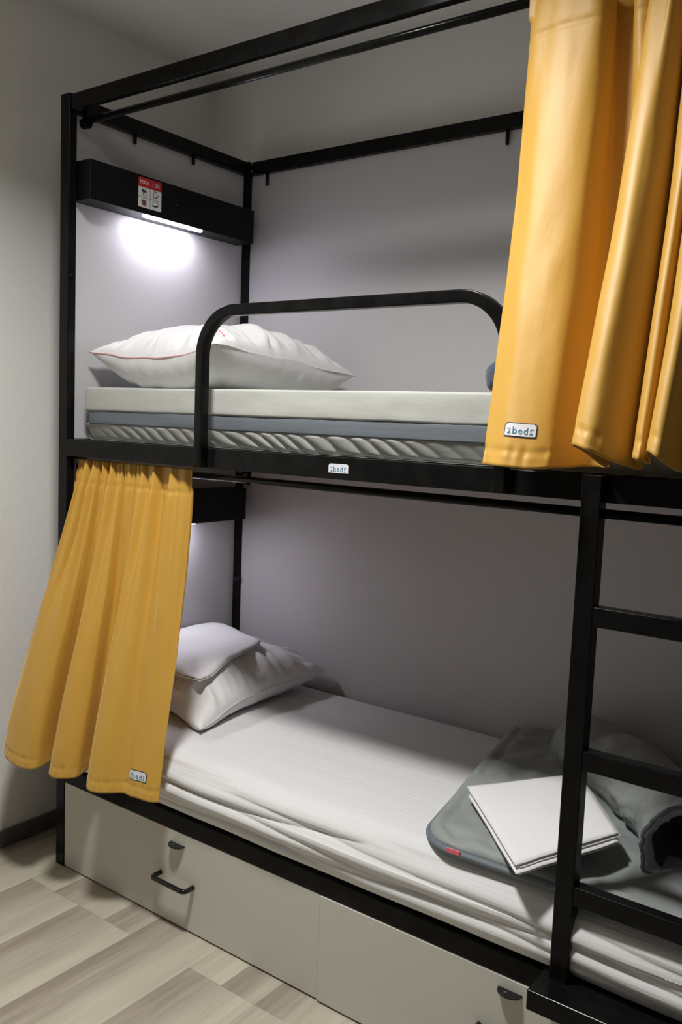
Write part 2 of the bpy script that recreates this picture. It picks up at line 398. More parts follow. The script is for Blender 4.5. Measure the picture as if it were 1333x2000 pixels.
# curtain rods under the top rail and under the upper bed
for z in (2.328, 1.299):
    bm = bmesh.new(); cyl(bm, (W + .004, .05, z), (LX - W - .004, .05, z), .0098, 24)
    rd = obj('curtain_rod', bm, M['metal'], bed, True)
    for x in (W + .010, .735, LX - W - .010):
        if z > 2 and .1 < x < 1.9: continue
        top = z + (.026 if z < 2 else .055)
        bm = bmesh.new(); bx(bm, (x - .009, .024, top - .008), (x + .009, .062, top + .0), .001); bx(bm, (x - .009, .046, z - .014), (x + .009, .058, top), .001)
        if x < .1:
            cyl(bm, (x - .009, .05, z - .006), (x + .014, .05, z - .006), .0155, 20)
        obj('rod_bracket', bm, M['metal'], rd)

# reading light boxes
for zt, zb_ in ((2.210, 2.094), (1.203, 1.087)):
    lb = obj('light_box', box((.0105, .0295, zb_), (.094, .752, zt), .0015), M['box'], bed)
    zz = zb_ - .0035
    pts = []
    for cx_, s_ in ((.500, 1), (.262, -1)):
        for i in range(9):
            a = (-PI / 2 + PI * i / 8) if s_ > 0 else (PI / 2 + PI * i / 8)
            pts.append((.073 + .0095 * math.sin(a) * 1.0 if s_ > 0 else .073 + .0095 * math.sin(a), cx_ + .0095 * math.cos(a)))
    bm = bmesh.new(); a_ = [bm.verts.new((p[0], p[1], zb_ + .0005)) for p in pts]; b_ = [bm.verts.new((p[0], p[1], zz)) for p in pts]
    bm.faces.new(a_); bm.faces.new(b_)
    for i in range(len(pts)): bm.faces.new((a_[i], a_[(i + 1) % len(pts)], b_[(i + 1) % len(pts)], b_[i]))
    obj('led_strip', bm, M['led'], lb, label='glowing white diffuser strip')
    if zt > 2:
        # warning sticker on the upper box: red heading over four pictogram cells
        st = lambda y0, y1, z0, z1, t=.0006: box((.094, y0, z0), (.094 + t, y1, z1))
        Y_, Z_ = .2135, 2.112
        stk = obj('warning_sticker', st(.2135, .3085, 2.112, 2.203), M['white'], lb, label='white sticker of four pictograms under a red heading')
        obj('sticker_heading', st(.2135, .3085, 2.174, 2.2035, .0010), M['red'], stk)
        P = lambda cy, cz: (lambda x, y, h: Vector((.0946 + h, cy + x, cz + y)))
        P2 = lambda cy, cz: (lambda x, y, h: Vector((.0950 + h, cy + x, cz + y)))
        bm = bmesh.new()
        vs, fs = text_verts('MAX', .0185); add_flat(bm, [(x * .95, y) for x, y in vs], fs, P2(.238, 2.1885))
        vs, fs = text_verts('1.5A', .0185); add_flat(bm, [(x * .95, y) for x, y in vs], fs, P2(.284, 2.1885))
        obj('sticker_text', bm, M['white'], stk)
        bm = bmesh.new()
        for v_, f_ in (poly([(-.0475, -.0006), (.0475, -.0006), (.0475, .0006), (-.0475, .0006)]), poly([(-.0006, -.031), (.0006, -.031), (.0006, .031), (-.0006, .031)])):
            add_flat(bm, v_, f_, P(.261, 2.143))
        # phone with a tick beside it
        c_ = P(.284, 2.1585)
        for q in ([(-.008, -.009), (-.0065, -.009), (-.0065, .012), (-.008, .012)], [(.0035, -.004), (.005, -.004), (.005, .012), (.0035, .012)], [(-.008, .0105), (.005, .0105), (.005, .0122), (-.008, .0122)], [(-.008, -.0105), (.003, -.0105), (.003, -.0075), (-.008, -.0075)],
                  [(.000, -.004), (.004, -.010), (.0135, .002), (.0115, .003), (.0042, -.006), (.0018, -.003)]):
            add_flat(bm, *poly(q), c_)
        # laptop with a tick
        c_ = P(.284, 2.128)
        for q in ([(-.012, -.001), (-.0105, -.001), (-.0105, .011), (-.012, .011)], [(-.012, .0095), (.009, .0095), (.009, .011), (-.012, .011)], [(.0075, .001), (.009, .001), (.009, .011), (.0075, .011)], [(-.014, -.006), (.008, -.006), (.0065, -.0015), (-.0125, -.0015)],
                  [(.002, -.001), (.0065, -.008), (.0145, .003), (.0125, .004), (.0066, -.004), (.0038, .000)]):
            add_flat(bm, *poly(q), c_)
        # hair dryer
        c_ = P(.2375, 2.1585)
        add_flat(bm, *poly([(-.011, .007), (-.004, .008), (.008, .006), (.008, .000), (-.001, .0005), (-.001, -.008), (-.005, -.008), (-.0055, .000), (-.009, .002)]), c_)
        obj('sticker_pictograms', bm, M['ink'], stk)
        bm = bmesh.new()
        c_ = P(.2375, 2.128)     # kettle
        add_flat(bm, *poly([(-.007, -.009), (.007, -.009), (.0085, .003), (.005, .007), (-.005, .007), (-.011, .004), (-.008, .001)]), c_)
        for cz_ in (2.1585, 2.128):   # thin prohibition rings
            c_ = P(.2375, cz_); n_ = 28
            for i in range(n_):
                a0, a1 = 2 * PI * i / n_, 2 * PI * (i + 1) / n_
                add_flat(bm, *poly([(r_ * math.cos(a), r_ * math.sin(a)) for r_, a in ((.0128, a0), (.0128, a1), (.0120, a1), (.0120, a0))]), c_)
            add_flat(bm, *poly([(-.0088, .0082), (-.0082, .0088), (.0088, -.0082), (.0082, -.0088)]), c_)
        obj('sticker_pictograms', bm, M['inkred'], stk)
        bm = bmesh.new(); cyl(bm, (.094, .370, 2.165), (.0955, .370, 2.165), .005, 20); obj('switch', bm, M['plastic'], lb)
        bm = bmesh.new(); cyl(bm, (.094, .374, 2.150), (.0952, .374, 2.150), .0014, 12); obj('indicator', bm, M['bolt'], lb)

# maker's plate on the middle rail
def outline_plate(w_, h, r=.006):
    pts = [(-w_ / 2, -h / 2), (w_ / 2, -h / 2)]
    for cx_, a0 in ((w_ / 2 - r, 0), (-w_ / 2 + r, PI / 2)):
        for i in range(6):
            a = a0 + PI / 2 * i / 5; pts.append((cx_ + r * math.cos(a), h / 2 - r + r * math.sin(a)))
    return pts
pc = Vector((1.0755, 0, 1.3515))
bm = bmesh.new(); add_flat(bm, *poly(outline_plate(.058, .0215)), lambda x, y, h: Vector((pc.x + x, -h, pc.z + y)), .0012)
pl = obj('maker_plate', bm, M['label'], bed, label='small white plate with teal lettering')
bm = bmesh.new()
for vs, fs in brand_word(.050): add_flat(bm, vs, fs, lambda x, y, h: Vector((pc.x + x, -.0012 - h, pc.z + y - .001)))
obj('plate_lettering', bm, M['teal'], pl)

# ------------------------------------------------------------------ drawers under the bed
def drawer(x0, x1, label, zlo, yf):
    cx_ = (x0 + x1) / 2
    t = thing('storage_drawer', label, 'drawer', (cx_, .25, 0), 'storage drawers under the lower bed')
    obj('front_panel', box((x0, yf, zlo), (x1, yf + .018, .2825), .0008), M['front'], t)
    bm = bmesh.new(); a, b_ = x0 + .03, x1 - .03
    bx(bm, (a, yf + .018, .03), (a + .015, .70, .24)); bx(bm, (b_ - .015, yf + .018, .03), (b_, .70, .24))
    bx(bm, (a + .015, .685, .03), (b_ - .015, .70, .24)); bx(bm, (a + .015, yf + .018, .03), (b_ - .015, .685, .042))
    obj('drawer_box', bm, M['panel'], t)
    for xx in (x0 + .12, x1 - .12):
        for yy in (.12, .60):
            bm = bmesh.new(); cyl(bm, (xx - .01, yy, .0155), (xx + .01, yy, .0155), .0155, 20); obj('castor', bm, M['plastic'], t)
    hx, hz = x0 + (.5190), .140 if x0 < .5 else .149
    pts = []; hw, dp, rr = .067, .036, .014
    pts += [(hx - hw, yf, hz), (hx - hw, yf - dp + rr, hz)]
    for i in range(1, 7):
        a = PI + PI / 2 * i / 6; pts.append((hx - hw + rr + rr * math.cos(a), yf - dp + rr + rr * math.sin(a), hz))
    for i in range(0, 7):
        a = 1.5 * PI + PI / 2 * i / 6; pts.append((hx + hw - rr + rr * math.cos(a), yf - dp + rr + rr * math.sin(a), hz))
    pts += [(hx + hw, yf, hz)]
    bm = bmesh.new(); sweep(bm, pts, circ(.0072, 14))
    obj('handle', bm, M['plastic'], t, True, label='glossy black bow handle')
    # half-round hasp tab standing out over the handle
    tz = .2485 if x0 < .5 else .2585; tx = x0 + .520
    bm = bmesh.new(); P_ = [(tx + .029, yf), (tx - .029, yf)] + [(tx - .027 * math.cos(PI * i / 12), yf - .006 - .019 * math.sin(PI * i / 12)) for i in range(13)]
    a_ = [bm.verts.new((p[0], p[1], tz)) for p in P_]; b_ = [bm.verts.new((p[0], p[1], tz - .004)) for p in P_]
    bm.faces.new(a_); bm.faces.new(b_)
    for i in range(len(P_)): bm.faces.new((a_[i], a_[(i + 1) % len(P_)], b_[(i + 1) % len(P_)], b_[i]))
    bmesh.ops.recalc_face_normals(bm, faces=bm.faces)
    tb = obj('lock_tab', bm, M['plastic'], t)
    bm = bmesh.new(); cyl(bm, (tx - .006, yf - .013, tz - .0005), (tx - .006, yf - .013, tz + .0012), .0035, 14); obj('rivet', bm, M['bolt'], tb)
drawer(.036, 1.0695, 'beige under-bed drawer nearest the left wall, standing on the plank floor', .006, .001)
drawer(1.0725, LX - .036, 'beige under-bed drawer below the ladder, right of the other drawer', .006, -.003)

# ------------------------------------------------------------------ upper mattress
um = thing('mattress', 'pale grey green mattress with slate side band on the upper bunk', 'mattress', (1.04, .41, ZM - .04))
def top_f(p, n):
    d = .0025 * nz(p.x * 5, p.y * 4, p.z * 20) + .0012 * nz(p.x * 30, p.z * 30, p.y * 8)
    z = p.z
    if n.z > .5: z += .0015 * nz(p.x * 3, p.y * 3)
    if n.z < -.2: z -= .0016 * nz(p.x * 9, 3.3)
    return Vector((p.x, p.y - d * (1 if n.y < -.3 else 0), z))
obj('top_cover', rounded_box((.066, .040, 1.466), (LX - .04, .785, 1.5375), .007, (.02, .05, .012), top_f), M['topper'], um, True)
obj('side_band', rounded_box((.078, .044, 1.427), (LX - .05, .782, 1.467), .004, (.03, .05, .012), lambda p, n: p + Vector((0, -.002 * nz(p.x * 6, p.z * 30) if n.y < -.3 else 0, 0))), M['band'], um, True, label='slate blue grey band round the side')
def low_f(p, n):
    if n.y < -.2:
        k = math.sin(PI * min(1, max(0, (p.z - 1.36) / .067)))
        ph = (p.x + 1.15 * (p.z - 1.36) * (1 + .4 * nz(p.x * 3, 1.2))) * 112 + 6.0 * nz(p.x * 4.5, p.z * 6)
        s = abs(math.sin(ph * .5)) ** .8
        amp = .0068 * (.55 + .7 * nz(p.x * 2.5, 8.1) + .2)
        p = Vector((p.x, p.y - .004 + .022 * min(1, max(0, (1.432 - p.z) / .05)) - amp * s * (.5 + .5 * k) * sst(.05, .3, p.x), p.z))
    return p
obj('bottom_cover', rounded_box((.058, .050, 1.3785), (LX - .05, .785, 1.432), .012, (.0035, .05, .004), low_f), M['topper'], um, True)

# ------------------------------------------------------------------ lower mattress in its white fitted sheet
def low_sheet(p, n):
    fr = sst(.2, -.3, n.y) if False else max(0.0, min(1.0, -n.y * 1.3))
    z0, z1 = .336, .506
    h = (p.z - z0) / (z1 - z0)
    q = p.copy()
    if fr > 0:
        u = p.x
        # long drawn folds running down to the right, a few of them crossing
        a = p.z * 95 + 3.2 * math.sin(u * 2.1 + .6) + 2.2 * nz(u * 1.6, p.z * 9, 2.2)
        b = p.z * 150 + 6.5 * u + 3 * nz(u * 2.2, p.z * 5, 7.7)
        f1 = (abs(math.sin(a * .5)) ** .7 - .5); f2 = (abs(math.sin(b * .5)) ** .8 - .5)
        env = math.sin(PI * min(1, max(0, h))) ** .5
        q.y -= fr * (env * (.0140 * f1 + .0085 * f2) + .022 * math.sin(PI * h) + .004 * nz(u * 5, p.z * 6))
    if n.z > .2:
        q.z += n.z * (.0016 * nz(p.x * 2, p.y * 22, 5) + .0035 * nz(p.x * 1.5, p.y * 2.5) + .0010 * nz(p.x * 5, p.y * 60, 5)) * 1.0
        # sheet edge softly undulates along the front
    if n.y < -.05 and h > .6:
        q.z += -.006 * (1 + nz(p.x * 3.1, 4.4)) * fr * h
    return q
lm = obj('mattress', rounded_box((.036, -.003, .336), (LX - .036, .786, .506), .034, (.008, .02, .004), low_sheet), M['sheet'], None, True)
tag(lm, 'thick mattress in a white wrinkled fitted sheet on the lower bunk', 'mattress')

# ------------------------------------------------------------------ pillows
def pillow_fn(c, a, b, ht, hb, zmin, seam, seed, wr=.006, skew=0.0):
    def f(u, v, side):
        pin = .085
        x = a * u * (1 - pin * math.cos(PI * v / 2) ** .8 if abs(v) < 1 else 1)
        y = b * v * (1 - pin * math.cos(PI * u / 2) ** .8 if abs(u) < 1 else 1)
        t = (max(0, 1 - abs(u) ** 3.4) ** .55) * (max(0, 1 - abs(v) ** 3.4) ** .55)
        ed = max(abs(u), abs(v))
        wu = abs(u) ** 8 / (abs(u) ** 8 + abs(v) ** 8 + 1e-9); wv = 1 - wu
        rg = lambda a, q: nz(a * 7 + seed, seed * 1.7, q + side * 3) + .6 * nz(a * 15 + seed, 3.3 + seed, side + q)
        ridge = rg(v, 5) * wu + rg(u, 1) * wv
        w_ = wr * ridge * sst(.25, .75, ed) * sst(1.0, .88, ed)
        w_ += .004 * nz(u * 2.2 + seed, v * 2.2, side * 4.0)
        zs = seam(u, v)
        if side > 0: z = zs + ht * t + w_
        else: z = zs - hb * t - w_ * .8
        # soft floor contact
        if z < zmin: z = zmin + (z - zmin) * .02
        X = c[0] + x + skew * y; Y = c[1] + y
        k = w_ * .9 * (1 if side > 0 else -1)
        X += k * wu * (1 if u > 0 else -1); Y += k * wv * (1 if v > 0 else -1)
        return Vector((X, Y, z))
    return f
def pillow_mesh(f, n=96):
    bm = bmesh.new()
    def warp(t):  # denser near the edges
        s = 2 * t - 1; return math.sin(s * PI / 2) * .6 + s * .4
    top = grid_mesh(bm, n, n, lambda s, t: f(warp(s), warp(t), 1)); bot = grid_mesh(bm, n, n, lambda s, t: f(warp(s), warp(t), -1))
    bmesh.ops.remove_doubles(bm, verts=bm.verts, dist=.0006)
    return bm
def edge_path(f, pts): return [f(u, v, 1) for u, v in pts]
def seam_u(u, v):
    front = sst(-.2, -1, v); right = sst(0, 1, u)
    return 1.648 + .012 * right * front - .022 * math.cos(PI * u / 2) * front - .010 * sst(-.5, 1, v) - .020 * right * sst(-.2, 1, v) + .004 * nz(u * 3, v * 3, 4)
fu = pillow_fn((.322, .398), .268, .335, .098, .128, 1.5400, seam_u, 3.1, .018)
pu = thing('pillow', 'plump white pillow with a pale pink piped seam on the upper bunk', 'pillow', (.32, .40, 1.5385))
body = obj('pillow_body', pillow_mesh(fu), M['cotton'], pu, True)
bm = bmesh.new(); sweep(bm, edge_path(fu, [(-1 + 2 * i / 70, -1) for i in range(71)]), circ(.0022, 8)); obj('piping', bm, M['pinkcord'], pu, True, label='pale pink piping along the front seam')
bm = bmesh.new(); sweep(bm, edge_path(fu, [(1, -.94 + 1.94 * i / 70) for i in range(71)]), circ(.0020, 8)); obj('piping', bm, M['cotton'], pu, True, label='white seam along the side')
# small pink arrow printed on the pillow top
def on_pillow(f, u0, v0, a, b):
    def place(x, y, h):
        u, v = u0 + x / a, v0 + y / b
        p = f(u, v, 1); du = f(u + .01, v, 1) - p; dv = f(u, v + .01, 1) - p; n_ = du.cross(dv).normalized()
        return p + n_ * (h + .0012)
    return place
ar = on_pillow(fu, .80, -.74, .268, .335)
bm = bmesh.new()
for q in ([(-.020, -.0016), (-.010, -.0016), (-.010, .0016), (-.020, .0016)], [(-.010, -.0016), (.0, -.0016), (0, .0016), (-.010, .0016)], [(0, -.0016), (.012, -.0016), (.012, .0016), (0, .0016)], [(.010, -.0055), (.021, 0), (.010, .0055)]): add_flat(bm, *poly(q), ar)
obj('printed_arrow', bm, M['pink'], body, label='pink arrow')

def seam_l(u, v):
    return .578 + .020 * max(0, -u) - .006 * max(0, u) + .004 * v - .040 * sst(.2, 1, -v) * sst(.2, 1, u) + .005 * nz(u * 3, v * 3, 8)
fl_ = pillow_fn((.222, .462), .262, .312, .108, .085, .511, seam_l, 9.4, .015)
pw = thing('pillow', 'white pillow on the lower bunk, a folded pillowcase lying on it', 'pillow', (.22, .455, .508))
obj('pillow_body', pillow_mesh(fl_), M['cotton'], pw, True)
bm = bmesh.new(); sweep(bm, edge_path(fl_, [(1, -1 + 2 * i / 70) for i in range(71)]), circ(.0018, 8)); obj('piping', bm, M['cotton'], pw, True)

# ------------------------------------------------------------------ folded linen: stacked thin layers over a surface
def linen(name, A, B, Cc, Dd, base, layers, thick, label, cat, bulge=.006, seed=1.0, n=26, offs=None):
    A, B, Cc, Dd = [Vector(p) for p in (A, B, Cc, Dd)]
    t = thing(name, label, cat, tuple((A + B + Cc + Dd) / 4))
    for k in range(layers):
        o = offs[k] if offs else (random.uniform(-.02, .02), random.uniform(-.015, .015))
        lift = k * thick
        def f(s, tt, z_off):
            s2 = o[0] + s * (1 - abs(o[0]) * .4); t2 = o[1] + tt * (1 - abs(o[1]) * .4)
            p = (A * (1 - s2) + B * s2) * (1 - t2) + (Dd * (1 - s2) + Cc * s2) * t2
            zz = base(p.x, p.y) if base else p.z
            p = Vector((p.x, p.y, zz if base else p.z + bulge * math.sin(PI * min(1, max(0, s))) * math.sin(PI * min(1, max(0, tt)))))
            ed = min(s, 1 - s, tt, 1 - tt); rnd = math.sqrt(max(0, 1 - (1 - min(1, ed / .02)) ** 2))
            th = thick * .92
            zadd = lift + th / 2 + (th / 2) * z_off * (.25 + .75 * rnd)
            zadd += .0018 * nz(p.x * 9 + seed, p.y * 9, k * .3) + .0012 * nz(p.x * 25, p.y * 25, seed)
            return p + Vector((0, 0, zadd))
        bm = bmesh.new()
        top = grid_mesh(bm, n, n, lambda s, tt: f(s, tt, 1)); bot = grid_mesh(bm, n, n, lambda s, tt: f(s, tt, -1))
        for i in range(n - 1):
            for (r1, r2) in ((top[0], bot[0]), (top[-1], bot[-1])): bm.faces.new((r1[i], r1[i + 1], r2[i + 1], r2[i]))
            bm.faces.new((top[i][0], top[i + 1][0], bot[i + 1][0], bot[i][0])); bm.faces.new((top[i][-1], top[i + 1][-1], bot[i + 1][-1], bot[i][-1]))
        obj('fold', bm, M['cotton'], t, True)
    return t
fls = pillow_fn((.222, .462), .262, .312, .108, .085, .511, seam_l, 9.4, .0)
def pillow_top(x, y):
    u = max(-.97, min(.97, (x - .222) / .262)); v = max(-.97, min(.97, (y - .462) / .312))
    return max(fls(u, v, 1).z, .635) + .009
linen('folded_pillowcase', (.02, .66, .68), (.36, .56, .68), (.425, .205, .66), (.06, .20, .66), pillow_top, 3, .0050,
      'folded white pillowcase lying on the lower bunk pillow', 'pillowcase', seed=4.0, offs=[(-.01, .012), (.008, .02), (0, 0)])

# ------------------------------------------------------------------ grey quilt on the lower bunk
qt = thing('quilt', 'crumpled grey quilt with slate binding, half rolled up at the lower bunk foot', 'quilt', (1.6, .4, .508))
def q_top(a, b):
    """flat folded part: a along the front 0..1, b towards the wall 0..1"""
    return Vector((1.352 - .145 * b + .655 * a + .0 * a * b, -.004 + .775 * b + .02 * a * (1 - b), 0))
def q_round(a, b):   # rounded near-left corner
    p = q_top(a, b)
    r = .085; ca = a * .66; cb = b * .78
    if ca < r and cb < r:
        dx, dy = r - ca, r - cb; d = math.hypot(dx, dy); k = max(dx, dy)
        if d > 1e-6:
            s = k / d; na, nb = r - dx * s, r - dy * s
            p = q_top(na / .66, nb / .78)
    return p
def quilt_layer(z0, th, da, db, seed):
    bm = bmesh.new(); nu, nv = 90, 90
    def f(s, t, side):
        p = q_round(da + s * (1 - da), db + t * (1 - db))
        e1 = min(s * .66 + 1e-4, t * .78 + 1e-4); rnd = sst(0, .03, e1) ** .5
        z = z0 + th / 2 + side * (th / 2) * (.25 + .75 * rnd)
        if side > 0:
            puff = .013 * nz(p.x * 8 + seed, p.y * 8) + .009 * nz(p.x * 19, p.y * 17, seed) + .006 * (abs(nz(p.x * 11 + p.y * 6, p.y * 4, 9)) ** .6 - .4)
            tuck = -.006 * math.exp(-((e1 - .035) / .012) ** 2) * (1 + .8 * nz(p.x * 25, p.y * 25, 2))
            z += (puff + tuck) * rnd
            z += .012 * sst(.1, .5, t) * (1 + .6 * nz(p.x * 4, p.y * 4, 6))
        return Vector((p.x, p.y, z))
    top = grid_mesh(bm, nu, nv, lambda s, t: f(s, t, 1)); bot = grid_mesh(bm, nu, nv, lambda s, t: f(s, t, -1))
    for i in range(nu - 1):
        for (r1, r2) in ((top[0], bot[0]), (top[-1], bot[-1])): bm.faces.new((r1[i], r1[i + 1], r2[i + 1], r2[i]))
        bm.faces.new((top[i][0], top[i + 1][0], bot[i + 1][0], bot[i][0])); bm.faces.new((top[i][-1], top[i + 1][-1], bot[i + 1][-1], bot[i][-1]))
    return bm
obj('folded_layer', quilt_layer(.5115, .034, .0, .0, 2.0), M['duvet'], qt, True)
pth = [q_round(0, 1 - i / 40) for i in range(41)] + [q_round(i / 60, 0) for i in range(1, 61)]
pth = [Vector((p.x, p.y, .519)) for p in pth]
# drop coincident points round the corner
pp = [pth[0]]
for p in pth[1:]:
    if (p - pp[-1]).length > .004: pp.append(p)
bm = bmesh.new(); sweep(bm, pp, [(a * 1.25, b * .9) for a, b in circ(.0095, 12)])
obj('binding', bm, M['binding'], qt, True, label='slate blue grey binding')
obj('care_tag', box((1.425, -.0135, .520), (1.458, -.0095, .530), .0005), M['pink'], qt, label='small pink woven tag')
# the rolled-over part: a thick soft sleeve with an open near end
ax_pts = [Vector(p) for p in ((1.40, .655, .585), (1.50, .655, .592), (1.62, .555, .598), (1.755, .40, .602), (1.850, .285, .606), (1.905, .170, .606))]
def cat_rom(P, t):
    n = len(P) - 1; t = min(max(t, 0), n - 1e-6); i = int(t); f = t - i
    p0, p1, p2, p3 = P[max(i - 1, 0)], P[i], P[i + 1], P[min(i + 2, n)]
    return .5 * ((2 * p1) + (p2 - p0) * f + (2 * p0 - 5 * p1 + 4 * p2 - p3) * f * f + (3 * p1 - p0 - 3 * p2 + p3) * f ** 3)
def roll_pt(s, th_, inner=0.0):
    p = cat_rom(ax_pts, s * 5); q = cat_rom(ax_pts, min(5, s * 5 + .05)) - cat_rom(ax_pts, max(0, s * 5 - .05)); q.z = 0; q.normalize()
    side = Vector((q.y, -q.x, 0)) * -1
    ra = (.106 + .010 * math.sin(s * 5) + .012 * sst(.7, 1, s)) * (sst(-.05, .16, s) ** .5) ; rb = (.073 + .016 * sst(.7, 1, s) + .012 * nz(s * 3, 2.2)) * (sst(-.06, .14, s) ** .6)
    crease = -.010 * math.exp(-((s - .33) / .03) ** 2) - .009 * math.exp(-((s - .62) / .025) ** 2)
    wr = .010 * nz(math.cos(th_) * 1.6 + s * 5, math.sin(th_) * 1.6, s * 6) + .006 * nz(math.cos(th_) * 4, math.sin(th_) * 4 + 5, s * 14) + .004 * nz(math.cos(th_) * 9, math.sin(th_) * 9 + 5, s * 26)
    k = 1 - inner
    ra = (ra + crease + wr) * k; rb = (rb + crease + wr) * k
    P_ = p + side * (ra * math.cos(th_)) + Vector((0, 0, rb * math.sin(th_)))
    P_.y = min(P_.y, .788); P_.z = max(P_.z, .522)
    return P_
bm = bmesh.new(); NR, NS = 72, 90
rings = []
for j in range(NS):
    s = j / (NS - 1); rings.append([bm.verts.new(roll_pt(s, 2 * PI * i / NR)) for i in range(NR)])
for q, inn in ((1.0, .05), (.985, .13), (.95, .20)):      # turned-in lip
    rings.append([bm.verts.new(roll_pt(q, 2 * PI * i / NR, inn)) for i in range(NR)])
for j in range(len(rings) - 1):
    for i in range(NR): bm.faces.new((rings[j][i], rings[j][(i + 1) % NR], rings[j + 1][(i + 1) % NR], rings[j + 1][i]))
bm.faces.new(rings[0][::-1])
obj('rolled_part', bm, M['duvet'], qt, True)
bm = bmesh.new(); rings = []
for j in range(14):
    s = .955 - .20 * j / 13; inn = .20 + .012 * j
    rings.append([bm.verts.new(roll_pt(s, 2 * PI * i / NR, min(.9, inn + (.65 * (j / 13) ** 2)))) for i in range(NR)])
for j in range(13):
    for i in range(NR): bm.faces.new((rings[j][i], rings[j][(i + 1) % NR], rings[j + 1][(i + 1) % NR], rings[j + 1][i]))
bm.faces.new(rings[-1])
obj('lining', bm, M['duvet_in'], qt, True, label='dark navy lining inside the roll')
bm = bmesh.new(); sweep(bm, [roll_pt(.985, 2 * PI * i / 60, -.02) for i in range(60)], circ(.006, 10), up=Vector((.65, -.75, 0)), closed=True)
obj('binding', bm, M['binding'], qt, True, label='slate piping round the open end of the roll')

linen('folded_sheet', (1.354, .208, .556), (1.560, .405, .584), (1.759, .122, .597), (1.614, -.068, .552), None, 4, .0068,
      'folded white bed sheet lying on the grey quilt behind the ladder', 'sheet', bulge=.010, seed=7.0,
      offs=[(.03, .03), (-.005, .05), (.045, .01), (0, 0)])

# rolled navy blanket peeping out behind the upper curtain
def nb(p_): return p_
bm = bmesh.new()
def bl(s, t):
    th_ = 2 * PI * t; X = 1.352 + .48 * s
    r = .040 * (1 - (1 - min(1, s / .08)) ** 2) ** .5 if s < .08 else .040
    r = max(r, .002) * (1 + .10 * nz(s * 8, math.cos(th_) * 2, math.sin(th_) * 2))
    return Vector((X, .20 + r * 1.2 * math.cos(th_), 1.5395 + .040 + r * math.sin(th_) * 1.0))
grid_mesh(bm, 60, 37, bl); bmesh.ops.remove_doubles(bm, verts=bm.verts, dist=.0002); bmesh.ops.holes_fill(bm, edges=bm.edges)
tag(obj('rolled_blanket', bm, M['fleece'], None, True), 'rolled navy blanket on the upper bunk, mostly behind the curtain', 'blanket')

